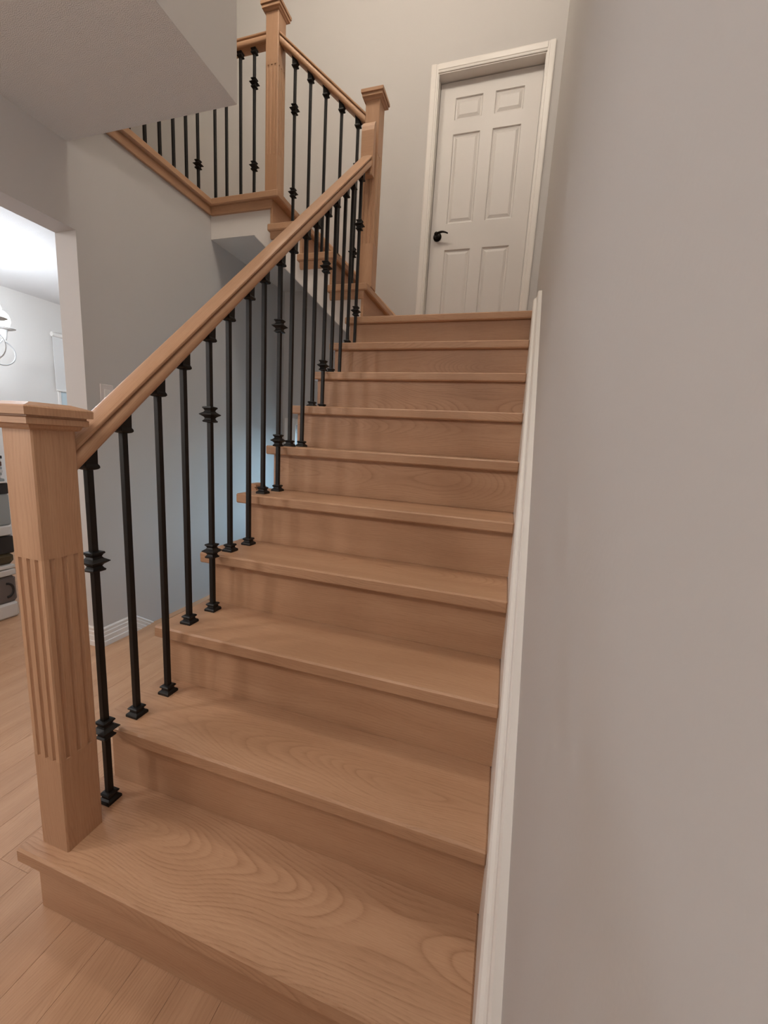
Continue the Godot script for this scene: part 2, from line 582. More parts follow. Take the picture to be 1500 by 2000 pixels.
# ---------------------------------------------------------------- the rooms
func build_shell() -> void:
	grain = 0
	uvs = Vector2.ONE
	uvo = Vector2.ZERO
	# floor: joists' deck with a hole for the basement stairs, and the oak planks on it
	var st := mb()
	box(st, Vector3(-4.9, -0.25, -1.445), Vector3(0.1, -0.019, 2.6))
	box(st, Vector3(-4.9, -0.25, -3.2), Vector3(-2.2, -0.019, -1.445))
	var fl := struct("floor", st, M.subfloor)
	build_planks(fl)
	# right wall
	st = mb()
	box(st, Vector3(XW, -1.1, ZB - 0.14), Vector3(XW + 0.14, YTOP + 0.1, 2.74))
	struct("wall_right", st, M.wall)
	# back wall with the door opening above the landing and the window of the basement stairs
	st = mb()
	var z0 := ZB - 0.14
	box(st, Vector3(-5.04, YC + 0.02, z0), Vector3(-2.0, YTOP + 0.1, ZB))
	box(st, Vector3(-2.29, -1.1, z0), Vector3(-2.0, YC + 0.02, ZB))
	box(st, Vector3(-2.0, -1.1, z0), Vector3(-1.2, 0.5, ZB))
	box(st, Vector3(-2.0, 1.37, z0), Vector3(-1.2, YTOP + 0.1, ZB))
	box(st, Vector3(-1.2, -1.1, z0), Vector3(-0.845, YTOP + 0.1, ZB))
	box(st, Vector3(-0.845, -1.1, z0), Vector3(-0.078, YL, ZB))
	box(st, Vector3(-0.845, 4.035, z0), Vector3(-0.078, YTOP + 0.1, ZB))
	box(st, Vector3(-0.078, -1.1, z0), Vector3(XW + 0.14, YTOP + 0.1, ZB))
	struct("wall_back", st, M.wall)
	# left wall: passage to the dining room up to z = -1.03, solid beyond
	st = mb()
	box(st, Vector3(XL - 0.14, -1.1, ZB - 0.05), Vector3(XL, YU - 0.045, -1.03))
	box(st, Vector3(XL - 0.14, 2.168, -1.03), Vector3(XL, YC + 0.02, 0.85))
	box(st, Vector3(XL - 0.14, -0.02, 0.85), Vector3(XL, YC + 0.02, 2.6))
	struct("wall_left", st, M.wall)
	# wall behind the camera
	st = mb()
	box(st, Vector3(-5.04, -0.3, 2.6), Vector3(XW + 0.1, YC + 0.1, 2.74))
	struct("wall_front", st, M.wall)
	# main-floor ceiling, stippled
	st = mb()
	box(st, Vector3(-5.04, YC, -1.015), Vector3(-1.222, YC + 0.02, 2.7))
	box(st, Vector3(-5.04, YC, -3.3), Vector3(-2.2, YC + 0.02, -1.015))
	box(st, Vector3(-1.222, YC, 0.45), Vector3(XW + 0.05, YC + 0.02, 2.7))
	struct("ceiling", st, M.ceiling)
	# upstairs room beside the stair well, seen from below as a bulkhead
	st = mb()
	box(st, Vector3(-5.04, YC + 0.001, -1.016), Vector3(-1.221, YTOP, -0.9))
	box(st, Vector3(-1.36, YC + 0.001, -0.9), Vector3(-1.221, YTOP, 0.6))
	box(st, Vector3(-1.36, YC + 0.001, 0.449), Vector3(XW + 0.05, YTOP, 0.6))
	struct("wall_bulkhead", st, M.wall)
	st = mb()
	box(st, Vector3(-5.1, YTOP, -3.2), Vector3(0.3, YTOP + 0.1, 0.7))
	struct("ceiling_upper", st, M.ceiling_smooth)
	# upper hall floor
	st = mb()
	grain = 0
	box(st, Vector3(-5.04, 2.556, ZB), Vector3(-2.17, YU - 0.02, -1.0))
	box(st, Vector3(-2.16, 2.556, ZB), Vector3(-1.665, YU - 0.02, -1.967))
	struct("floor_upper", st, M.wall_white)
	st = mb()
	uvs = Vector2(1.2, 0.3)
	box(st, Vector3(-5.04, YU - 0.02, ZB), Vector3(-2.16, YU, -1.015))
	box(st, Vector3(-2.16, YU - 0.02, ZB), Vector3(-1.66, YU, -1.98))
	struct("floor_upper_boards", st, M.oak0)
	st = mb()
	box(st, Vector3(-5.04, YC, -3.2), Vector3(-4.9, YTOP, -0.9))
	struct("wall_hall_end", st, M.wall)
	# dining room beyond the passage
	st = mb()
	box(st, Vector3(-5.04, -0.3, -3.34), Vector3(-4.9, YC + 0.02, 2.7))
	box(st, Vector3(-4.95, -0.29, -3.34), Vector3(-2.2, YC + 0.015, -3.2))
	struct("wall_dining", st, M.wall_white)
	var w2 := struct_root("window_2", Vector3(-4.9, 0.95, -2.94))
	st = mb()
	box(st, Vector3(-4.905, 0.95, -3.12), Vector3(-4.885, 2.12, -3.09), 0.003)
	box(st, Vector3(-4.905, 0.95, -2.79), Vector3(-4.885, 2.12, -2.76), 0.003)
	box(st, Vector3(-4.905, 0.95, -3.09), Vector3(-4.885, 0.99, -2.79), 0.003)
	box(st, Vector3(-4.905, 2.08, -3.09), Vector3(-4.885, 2.12, -2.79), 0.003)
	obj("frame", st, M.trim, w2)
	st = mb()
	box(st, Vector3(-4.9, 0.99, -3.09), Vector3(-4.894, 2.08, -2.79))
	obj("pane", st, M.frosted, w2)
	var rb := thing("roller_blind", "white roller blind half lowered at the far end of the dining room", "blind", Vector3(-4.88, 1.62, -2.93))
	st = mb()
	box(st, Vector3(-4.878, 1.62, -3.14), Vector3(-4.874, 2.2, -2.735), 0.001)
	obj("cloth", st, M.white_plastic, rb)
	st = mb()
	box(st, Vector3(-4.882, 1.605, -3.14), Vector3(-4.87, 1.625, -2.735), 0.004)
	obj("bottom_bar", st, M.trim, rb)
	st = mb()
	tube(st, [Vector3(-4.872, 2.2, -3.15), Vector3(-4.872, 2.2, -2.725)], 0.024, 16)
	obj("roller", st, M.trim, rb)
	# baseboards
	st = mb()
	base_profile(st, Vector3(XL, 0, -1.03), Vector3(XL, 0, -1.235), Vector3.RIGHT)
	# raked piece going down with the basement stairs
	sweep(st, base_outline(), Vector3(XL, 0.0, -1.235), Vector3(XL, -0.72, -2.17), Vector3.RIGHT, Vector3.UP)
	struct("baseboard_left", st, M.trim)
	st = mb()
	base_profile(st, Vector3(XL + 0.014, 0, -1.03), Vector3(XL - 0.155, 0, -1.03), Vector3.BACK)
	struct("baseboard_jamb", st, M.trim)
	st = mb()
	base_profile(st, Vector3(XW, YL, ZB), Vector3(-0.022, YL, ZB), Vector3.BACK)
	base_profile(st, Vector3(-0.905, YL, ZB), Vector3(-1.0, YL, ZB), Vector3.BACK)
	struct("baseboard_landing", st, M.trim)
	# raked white skirt on the right wall
	st = mb()
	var sk := PackedVector2Array([Vector2(0.0, -0.32), Vector2(0.03, -0.32), Vector2(0.03, 0.338), Vector2(0.022, 0.338), Vector2(0.0175, 0.330), Vector2(0.0165, 0.310), Vector2(0.012, 0.303), Vector2(0.0045, 0.299), Vector2(0.0, 0.29)])
	for i in sk.size():
		sk[i].x = sk[i].x if sk[i].x < 0.029 else XW
	sweep(st, sk, Vector3(0, -0.4 * SL, 0.4), Vector3(0, 1.848 * SL, -1.848), Vector3.RIGHT, Vector3.UP)
	struct("trim_1", st, M.trim)
	# window of the basement stairs
	var w := struct_root("window_1", Vector3(-1.6, 0.9, ZB))
	st = mb()
	box(st, Vector3(-2.12, 0.42, ZB - 0.0), Vector3(-2.0, 1.43, ZB + 0.018), 0.003)
	box(st, Vector3(-1.2, 0.42, ZB), Vector3(-1.12, 1.43, ZB + 0.018), 0.003)
	box(st, Vector3(-2.0, 1.37, ZB), Vector3(-1.2, 1.43, ZB + 0.018), 0.003)
	box(st, Vector3(-2.0, 0.42, ZB), Vector3(-1.2, 0.5, ZB + 0.018), 0.003)
	obj("casing", st, M.trim, w)
	st = mb()
	box(st, Vector3(-2.0, 0.5, ZB - 0.1), Vector3(-1.96, 1.37, ZB - 0.06), 0.003)
	box(st, Vector3(-1.24, 0.5, ZB - 0.1), Vector3(-1.2, 1.37, ZB - 0.06), 0.003)
	box(st, Vector3(-1.96, 1.33, ZB - 0.1), Vector3(-1.24, 1.37, ZB - 0.06), 0.003)
	box(st, Vector3(-1.96, 0.5, ZB - 0.1), Vector3(-1.24, 0.54, ZB - 0.06), 0.003)
	box(st, Vector3(-1.62, 0.54, ZB - 0.1), Vector3(-1.58, 1.33, ZB - 0.06), 0.003)
	obj("sash", st, M.trim, w)
	for k in 2:
		st = mb()
		box(st, Vector3(-1.96 + 0.38 * k, 0.54, ZB - 0.084), Vector3(-1.62 + 0.38 * k, 1.33, ZB - 0.08))
		obj("pane", st, M.glass, w)

func base_outline() -> PackedVector2Array:
	return PackedVector2Array([Vector2(0, 0), Vector2(0.018, 0), Vector2(0.018, 0.028), Vector2(0.0145, 0.031), Vector2(0.0145, 0.058), Vector2(0.011, 0.062), Vector2(0.012, 0.083), Vector2(0.008, 0.087), Vector2(0.009, 0.102), Vector2(0.005, 0.108), Vector2(0, 0.11)])

func base_profile(st: SurfaceTool, a: Vector3, b: Vector3, out: Vector3) -> void:
	sweep(st, base_outline(), a, b, out, Vector3.UP)

func build_planks(fl: Node3D) -> void:
	var rng := RandomNumberGenerator.new()
	rng.seed = 77
	var pw := 0.1125
	var cache := {}
	var x := XW - 0.001
	var col := 0
	grain = 2
	uvs = Vector2(1.2, 0.3)
	while x - pw > -4.9:
		var x0 := x - pw
		var far := -3.19 if x0 < -2.2 else -1.44
		var z := 2.6
		var first := true
		while z > far + 0.02:
			var ln: float = 1.16 if not first else [0.35, 0.72, 1.0, 0.53][(col * 7 + 3) % 4]
			first = false
			ln = minf(ln, z - far)
			var kind := rng.randi_range(0, 5)
			var key := "%d_%.3f" % [kind, ln]
			if not cache.has(key):
				uvo = Vector2(0.21 * kind, 0.33 * kind + 0.05)
				var st := mb()
				box(st, Vector3(0.0002, -0.019, -ln + 0.0002), Vector3(pw - 0.0002, 0, -0.0002), 0.0006)
				st.set_material(M["oak%d" % [3, 2, 3, 0, 3, 1][kind]])
				cache[key] = st.commit()
			mesh_obj("plank", cache[key], Vector3(x0, 0, z), fl)
			z -= ln
		x = x0
		col += 1

# ---------------------------------------------------------------- six-panel door
func build_door() -> void:
	var d := struct_root("door_1", Vector3(-0.461, YL, ZB - 0.08))
	d.set_meta("label", "white six-panel door with dark lever handle on the landing")
	grain = 1
	uvs = Vector2.ONE
	var zf := -3.0                      # face of the door
	var x0 := -0.838
	var x1 := -0.084
	var y0 := YL + 0.008
	var y1 := 4.026
	var cols := [[-0.717, -0.507], [-0.415, -0.205]]
	var rows := [[2.235, 2.836], [3.03, 3.668], [3.765, 3.916]]
	var st := mb()
	var zb := zf - 0.036
	# stiles and rails
	var xs := [x0, cols[0][0], cols[0][1], cols[1][0], cols[1][1], x1]
	for k in [0, 2, 4]:
		box(st, Vector3(xs[k], y0, zb), Vector3(xs[k + 1], y1, zf), 0.0)
	var ys := [y0, rows[0][0], rows[0][1], rows[1][0], rows[1][1], rows[2][0], rows[2][1], y1]
	for c in cols:
		for k in [0, 2, 4, 6]:
			box(st, Vector3(c[0], ys[k], zb), Vector3(c[1], ys[k + 1], zf), 0.0)
	obj("slab", st, M.door, d)
	for c in cols:
		for r in rows:
			st = mb()
			raised_panel(st, c[0], c[1], r[0], r[1], zf)
			obj("panel", st, M.door, d)
	# handle: rosette and curved lever
	var h := Vector3(-0.782, 2.938, zf)
	st = mb()
	lathe(st, [[0.0, 0.0], [0.0, 0.034], [0.006, 0.034], [0.012, 0.030], [0.018, 0.022], [0.04, 0.018], [0.046, 0.0]], h, 28, Vector3.BACK)
	var hd := obj("handle", st, M.bronze, d)
	st = mb()
	var path := []
	var rad := []
	for k in 13:
		var t := k / 12.0
		path.append(h + Vector3(0.098 * t - 0.004, -0.003 * t + 0.013 * sin(t * PI * 0.95), 0.05 + 0.006 * sin(t * PI)))
		rad.append(0.0105 - 0.0055 * t)
	tube(st, path, rad, 12)
	lathe(st, [[0.03, 0.0], [0.03, 0.018], [0.056, 0.017], [0.062, 0.0]], h, 20, Vector3.BACK)
	obj("lever", st, M.bronze, hd)
	# jamb, stop and casing
	st = mb()
	var o0 := -0.845
	var o1 := -0.078
	var ot := 4.035
	box(st, Vector3(o0 - 0.02, YL, ZB - 0.13), Vector3(o0 + 0.003, ot + 0.02, ZB + 0.001))
	box(st, Vector3(o1 - 0.003, YL, ZB - 0.13), Vector3(o1 + 0.02, ot + 0.02, ZB + 0.001))
	box(st, Vector3(o0, ot - 0.003, ZB - 0.13), Vector3(o1, ot + 0.02, ZB + 0.001))
	box(st, Vector3(o0, YL, zb - 0.03), Vector3(o0 + 0.014, ot, zb - 0.001))
	box(st, Vector3(o1 - 0.014, YL, zb - 0.03), Vector3(o1, ot, zb - 0.001))
	box(st, Vector3(o0, ot - 0.014, zb - 0.03), Vector3(o1, ot, zb - 0.001))
	obj("jamb", st, M.trim, d)
	st = mb()
	var cs := PackedVector2Array([Vector2(0.004, 0), Vector2(0.004, 0.007), Vector2(0.010, 0.0095), Vector2(0.016, 0.010), Vector2(0.021, 0.0135), Vector2(0.05, 0.0155), Vector2(0.058, 0.0135), Vector2(0.060, 0.0)])
	sweep(st, cs, Vector3(o0, YL, ZB), Vector3(o0, ot + 0.06, ZB), Vector3.LEFT, Vector3.BACK)
	sweep(st, cs, Vector3(o1, YL, ZB), Vector3(o1, ot + 0.06, ZB), Vector3.RIGHT, Vector3.BACK)
	sweep(st, cs, Vector3(o0 - 0.004, ot, ZB), Vector3(o1 + 0.004, ot, ZB), Vector3.UP, Vector3.BACK)
	obj("casing", st, M.trim, d)

func raised_panel(st: SurfaceTool, x0: float, x1: float, y0: float, y1: float, z: float) -> void:
	# sunk moulding, then a bevel back up to a raised field
	var steps := [[0.0, 0.0], [0.007, -0.009], [0.016, -0.011], [0.036, -0.003], [0.038, -0.003]]
	var ring := func(k: int) -> Array:
		var i: float = steps[k][0]
		var zz: float = z + steps[k][1]
		return [Vector3(x0 + i, y0 + i, zz), Vector3(x1 - i, y0 + i, zz), Vector3(x1 - i, y1 - i, zz), Vector3(x0 + i, y1 - i, zz)]
	for k in steps.size() - 1:
		var a: Array = ring.call(k)
		var b: Array = ring.call(k + 1)
		for i in 4:
			var j := (i + 1) % 4
			var n: Vector3 = (a[j] - a[i]).cross(b[i] - a[i]).normalized()
			if n.z < 0.0:
				n = -n
			poly(st, [a[i], a[j], b[j], b[i]], n)
	poly(st, ring.call(steps.size() - 1), Vector3.BACK)
	box(st, Vector3(x0, y0, z - 0.034), Vector3(x1, y1, z - 0.014))

# ---------------------------------------------------------------- stairs
func nosing_outline(w: float, th: float) -> PackedVector2Array:
	# x = depth into the stair (0 = front of the nosing), y up from the underside; eased front edge
	return PackedVector2Array([Vector2(0.004, 0), Vector2(0.0, 0.006), Vector2(0, th - 0.008), Vector2(0.0015, th - 0.003), Vector2(0.006, th), Vector2(w, th), Vector2(w, 0)])

func build_stairs() -> void:
	var th := 0.0395
	uvs = Vector2(1.2, 0.3)
	var s := thing("staircase", "long straight lower flight of oak treads and risers beside the right wall", "staircase", Vector3(-0.55, 0, 0))
	var tread_mat := [0, 2, 3, 4, 6, 5, 1, 3, 2]
	for i in range(1, 10):
		var y := RISE * i
		var zn := -(i - 1) * GO
		grain = 0
		# v runs with z on top faces: keep each board inside one picture
		uvs = Vector2(-1.2 if i % 2 == 0 else 1.2, 0.3)
		uvo = Vector2(0.02 if i % 2 == 0 else 0.96, 1.0 - zn / 0.3)
		var st := mb()
		box(st, Vector3(XT, y - th, zn - GO - 0.036), Vector3(0.001, y, zn), 0.005)
		obj("tread", st, M["oak%d" % tread_mat[i - 1]], s)
	for i in range(1, 11):
		var y := RISE * i if i < 10 else YL
		var zf := -(i - 1) * GO - 0.03
		grain = 0
		uvs = Vector2(-1.2 if i % 3 == 0 else 1.2, 0.3)
		uvo = Vector2(0.02 if i % 3 == 0 else 0.96, 0.1 + 0.15 * (i % 3) - (RISE * (i - 1)) / 0.3)
		var st := mb()
		box(st, Vector3(-1.08, RISE * (i - 1) - (0.0 if i > 1 else -0.001), zf - 0.018), Vector3(0.001, y - th, zf), 0.001)
		obj("riser", st, M["oak%d" % [3, 6, 3, 6, 3, 4, 2, 0, 1, 6][i - 1]], s)
	# landing
	grain = 0
	uvs = Vector2(1.2, 0.3)
	uvo = Vector2(0.4, 0.2)
	var st := mb()
	box(st, Vector3(XT, YL - th, -1.907 - 0.12), Vector3(0.03, YL, -1.907), 0.005)
	obj("landing_nosing", st, M.oak2, s)
	for k in 8:
		st = mb()
		uvo = Vector2(0.37 * k, 0.21 * k)
		box(st, Vector3(-1.0, YL - 0.02, -2.0275 - 0.112 * (k + 1) + 0.0004), Vector3(XW, YL - 0.0005, -2.0275 - 0.112 * k - 0.0004), 0.001)
		obj("landing_plank", st, M["oak%d" % (k % 4)], s)
	st = mb()
	box(st, Vector3(-1.05, YL - 0.22, ZB), Vector3(XW, YL - 0.02, -1.955))
	obj("landing_frame", st, M.wall_white, s)
	# closed string on the open side
	st = mb()
	var saw := PackedVector2Array()
	saw.append(Vector2(0.045, 0.0))
	for i in range(1, 11):
		var z := (i - 1) * GO + 0.045
		saw.append(Vector2(z, RISE * i - th - 0.001))
		if i < 10:
			saw.append(Vector2(z + GO, RISE * i - th - 0.001))
	saw.append(Vector2(9 * GO + 0.14, YL - th - 0.001))
	saw.append(Vector2(9 * GO + 0.14, 1.55))
	saw.append(Vector2(0.4, 0.0))
	sweep(st, saw, Vector3(-1.078, 0, 0), Vector3(-1.05, 0, 0), Vector3.FORWARD, Vector3.UP)
	obj("stringer", st, M.wall_white, s)

	# upper flight: three treads up to the hall floor, its open end towards the camera
	var u := thing("staircase", "short upper flight of oak stairs turning left along the back wall", "staircase", Vector3(-1.4, YL, -2.4))
	var ty := [2.2085, 2.403, 2.597]
	var rx := [-1.005, -1.225, -1.443, -1.662]
	for k in 3:
		grain = 2
		uvo = Vector2(0.3 * k, 0.27 * k + 0.1)
		st = mb()
		box(st, Vector3(rx[k + 1] - 0.024, ty[k] - 0.042, ZB), Vector3(rx[k] + 0.028, ty[k], -1.93), 0.006)
		obj("tread", st, M["oak%d" % [2, 3, 0][k]], u)
		# small moulding under the open end and the nosing
		st = mb()
		sweep(st, PackedVector2Array([Vector2(0, 0), Vector2(0.012, 0.0), Vector2(0.018, 0.012), Vector2(0.018, 0.043), Vector2(0, 0.043)]), Vector3(rx[k + 1] - 0.008, ty[k] - 0.085, -1.962), Vector3(rx[k] + 0.004, ty[k] - 0.085, -1.962), Vector3.BACK, Vector3.UP)
		obj("cove_moulding", st, M.oak3, u)
	for k in 4:
		grain = 2
		uvo = Vector2(0.1 + 0.4 * k, 0.11 * k)
		var yb: float = YL if k == 0 else ty[k - 1]
		var yt: float = (ty[k] if k < 3 else YU) - 0.042
		st = mb()
		box(st, Vector3(rx[k] - 0.018, yb, ZB), Vector3(rx[k], yt, -1.958), 0.001)
		obj("riser", st, M["oak%d" % [3, 1, 3, 2][k]], u)
	# white string under the treads
	st = mb()
	var pr := PackedVector2Array([Vector2(rx[0] - 0.018, YL - 0.02), Vector2(rx[0] - 0.018, ty[0] - 0.043), Vector2(rx[1] - 0.018, ty[0] - 0.043), Vector2(rx[1] - 0.018, ty[1] - 0.043), Vector2(rx[2] - 0.018, ty[1] - 0.043), Vector2(rx[2] - 0.018, ty[2] - 0.043), Vector2(rx[3] - 0.018, ty[2] - 0.043), Vector2(rx[3] - 0.018, 2.556), Vector2(-1.806, 2.556), Vector2(-1.1, 1.914), Vector2(-1.0, 1.914)])
	sweep(st, pr, Vector3(0, 0, -1.962), Vector3(0, 0, -1.985), Vector3.RIGHT, Vector3.UP)
	obj("stringer", st, M.wall_white, u)
	# plaster soffit below
	st = mb()
	sweep(st, PackedVector2Array([Vector2(-1.81, 2.55), Vector2(-1.1, 1.91), Vector2(-1.0, 1.91), Vector2(-1.0, 1.95), Vector2(-1.09, 1.95), Vector2(-1.79, 2.585)]), Vector3(0, 0, -1.975), Vector3(0, 0, ZB), Vector3.RIGHT, Vector3.UP)
	obj("soffit", st, M.wall, u)
	# oak skirt on the back wall
	grain = 0
	uvo = Vector2(0.2, 0.4)
	st = mb()
	var b0 := Vector3(-0.96, 2.215, ZB)
	var b1 := Vector3(-1.83, 3.04, ZB)
	sweep(st, PackedVector2Array([Vector2(0, -0.13), Vector2(0.02, -0.13), Vector2(0.02, -0.012), Vector2(0.014, 0.0), Vector2(0, 0.0)]), b0 , b1, Vector3.BACK, Vector3.UP)
	obj("wall_skirt", st, M.oak3, u)

	# oak edge of the hall floor: nosing over a flat band, returning along the well
	var e := thing("floor_edge", "oak nosing and band edging the upper hall floor over the stair well", "floor trim", Vector3(-1.9, YU, -1.95))
	grain = 0
	uvo = Vector2(0.6, 0.3)
	st = mb()
	box(st, Vector3(-2.12, YU - 0.042, -2.03), Vector3(-1.61, YU + 0.001, -1.93), 0.006)
	box(st, Vector3(-1.69, YU - 0.0415, ZB), Vector3(-1.611, YU + 0.0005, -1.945), 0.006)
	grain = 2
	box(st, Vector3(-2.2, YU - 0.0415, -2.025), Vector3(-2.115, YU + 0.0005, -1.017), 0.006)
	obj("nosing", st, M.oak3, e)
	grain = 0
	st = mb()
	box(st, Vector3(-2.14, YU - 0.092, -1.97), Vector3(-1.664, YU - 0.041, -1.95), 0.002)
	grain = 2
	box(st, Vector3(-2.152, YU - 0.092, -1.955), Vector3(-2.135, YU - 0.041, -1.017), 0.002)
	obj("band", st, M.oak3, e)

# ---------------------------------------------------------------- railings
func rail_y(z: float) -> float:
	return 1.008 - SL * z

func build_railings() -> void:
	uvs = Vector2(1.2, 0.3)
	newel(Vector3(XR, 0.2, -0.0795), "square oak newel post with flat cap at the foot of the stairs", 1.035)
	newel(Vector3(XR, 2.2085, -2.0445), "square oak newel post at the landing where the two railings meet", 1.035)
	newel(Vector3(-1.707, YU, UP_Z), "square oak newel post on the upper hall floor at the head of the stairs", 1.035)
	# lower railing
	var r := thing("stair_railing", "sloping oak handrail on black iron balusters along the long lower flight", "railing", Vector3(XR, 1.0, -1.0), "oak and iron railings")
	var st := mb()
	uvo = Vector2(0.1, 0.37)
	var z0 := -0.12
	var z1 := -1.95
	sweep(st, rail_outline(1.06), Vector3(XR, rail_y(z0), z0), Vector3(XR, rail_y(z1), z1), Vector3.RIGHT, Vector3.UP, true)
	obj("handrail", st, M.oak3, r)
	# plumb easing of the rail against the landing newel
	st = mb()
	uvo = Vector2(0.5, 0.1)
	grain = 1
	var plate := PackedVector2Array([Vector2(-1.974, 2.80), Vector2(-1.942, 2.80), Vector2(-1.940, 2.805), Vector2(-1.940, 3.035), Vector2(-1.944, 3.058), Vector2(-1.953, 3.078), Vector2(-1.965, 3.090), Vector2(-1.974, 3.094)])
	sweep(st, plate, Vector3(XR - 0.0385, 0, 0), Vector3(XR + 0.0385, 0, 0), Vector3.BACK, Vector3.UP)
	box(st, Vector3(XR - 0.024, 2.83, -2.0005), Vector3(XR + 0.024, 3.085, -1.973), 0.004)
	obj("rail_riser", st, M.oak3, r)
	var lean := Vector3(0, 0, -SL)
	for k in 17:
		var tread := (k + 1) / 2 + 1
		var z := -(tread - 1) * GO - (0.065 if k % 2 == 1 else 0.179)
		baluster(r, Vector3(XR, RISE * tread, z), rail_y(z), k % 4 == 0, lean)
	# upper flight railing
	var u := thing("stair_railing", "short oak and iron railing climbing left between the two upper newels", "railing", Vector3(-1.35, YU, UP_Z), "oak and iron railings")
	var ua := Vector3(-1.66, 3.650, UP_Z)
	var ub := Vector3(-1.065, 3.121, UP_Z)
	var us := (ub.y - ua.y) / (ub.x - ua.x)
	st = mb()
	uvo = Vector2(0.3, 0.62)
	sweep(st, rail_outline(1.06), ua, ub, Vector3.BACK, Vector3.UP, true)
	obj("handrail", st, M.oak3, u)
	var ub_x := [-1.566, -1.456, -1.348, -1.238, -1.126]
	var ub_y := [2.597, 2.597, 2.403, 2.403, 2.2085]
	for k in 5:
		baluster(u, Vector3(ub_x[k], ub_y[k], UP_Z), ua.y + (ub_x[k] - ua.x) * us, k % 4 == 0, Vector3(us, 0, 0))
	# hall guard: along the edge, then towards the front over the left wall
	var h := thing("stair_railing", "level oak and iron guard railing around the upper hall floor edge", "railing", Vector3(-2.0, YU, UP_Z), "oak and iron railings")
	st = mb()
	uvo = Vector2(0.8, 0.2)
	sweep(st, rail_outline(0.95), Vector3(-1.75, 3.677, UP_Z), Vector3(-2.205, 3.677, UP_Z), Vector3.BACK, Vector3.UP, true)
	sweep(st, rail_outline(0.95), Vector3(-2.235, 3.677, -2.08), Vector3(-2.235, 3.677, -1.02), Vector3.RIGHT, Vector3.UP, true)
	obj("handrail", st, M.oak3, h)
	var hx := [-1.863, -1.968, -2.08, -2.173]
	for k in 4:
		baluster(h, Vector3(hx[k], YU, UP_Z), 3.677, k == 0, Vector3.ZERO)
	for k in 8:
		baluster(h, Vector3(-2.235, YU, -1.952 + 0.1055 * k), 3.677, k == 0 or k == 4, Vector3.ZERO)

# ---------------------------------------------------------------- basement stairs beside the flight
func build_basement() -> void:
	uvs = Vector2(1.2, 0.3)
	var b := thing("basement_stairs", "oak steps going down to the basement behind the lower flight", "staircase", Vector3(-1.6, -0.8, -2.0))
	for k in 4:
		grain = 0
		uvo = Vector2(0.2 * k, 0.3 * k)
		var y := -0.2 * (k + 1)
		var z := -1.45 - 0.22 * k
		var st := mb()
		box(st, Vector3(XL + 0.002, y - 0.03, (z - 0.25) if k < 3 else ZB + 0.003), Vector3(-1.102, y, z + (0.028 if k else 0.0)), 0.004)
		obj("tread", st, M["oak%d" % (k % 4)], b)
		st = mb()
		box(st, Vector3(XL + 0.002, y, z - 0.015), Vector3(-1.102, y + 0.168, z), 0.001)
		obj("riser", st, M.oak3, b)
	var st := mb()
	grain = 0
	box(st, Vector3(XL - 0.1, -1.1, ZB - 0.1), Vector3(XW + 0.1, -0.95, -1.2))
	struct("floor_basement", st, M.subfloor)
	# plaster wall closing the underside of the main flight, down into the basement
	st = mb()
	var pr := PackedVector2Array([Vector2(1.44, -0.94), Vector2(2.91, -0.94), Vector2(2.91, 1.90), Vector2(2.15, 1.90), Vector2(0.45, 0.28), Vector2(0.2, 0.0), Vector2(1.44, 0.0)])
	sweep(st, pr, Vector3(-1.1, 0, 0), Vector3(-1.079, 0, 0), Vector3.FORWARD, Vector3.UP)
	struct("wall_understair", st, M.wall)
	st = mb()
	box(st, Vector3(XL - 0.14, -1.1, -1.435), Vector3(-1.08, -0.02, -1.39))
	struct("wall_basement_head", st, M.wall)
	# short handrail of the basement stairs, mounted on that wall
	var r := thing("basement_handrail", "rounded end of an oak basement handrail behind the lower balusters", "handrail", Vector3(-1.17, 0.98, -1.1))
	st = mb()
	uvo = Vector2(0.2, 0.5)
	var k := 0.85
	var za := -1.045
	sweep(st, rail_outline(k), Vector3(-1.172, 0.967, za), Vector3(-1.172, 0.967, za - 0.07), Vector3.RIGHT * 0.8, Vector3.UP, true)
	sweep(st, rail_outline(k), Vector3(-1.172, 0.967, za - 0.07), Vector3(-1.172, -0.15, za - 1.25), Vector3.RIGHT * 0.8, Vector3.UP, true)
	obj("rail", st, M.oak3, r)
	for q in [0.25, 0.8]:
		st = mb()
		var p := Vector3(-1.172, lerpf(0.967, -0.15, q), za - 0.07 - 1.18 * q)
		tube(st, [p + Vector3(0, 0.01, 0), p + Vector3(0, -0.045, 0), p + Vector3(0.03, -0.07, 0), p + Vector3(0.074, -0.07, 0)], 0.006, 8)
		obj("bracket", st, M.iron, r)

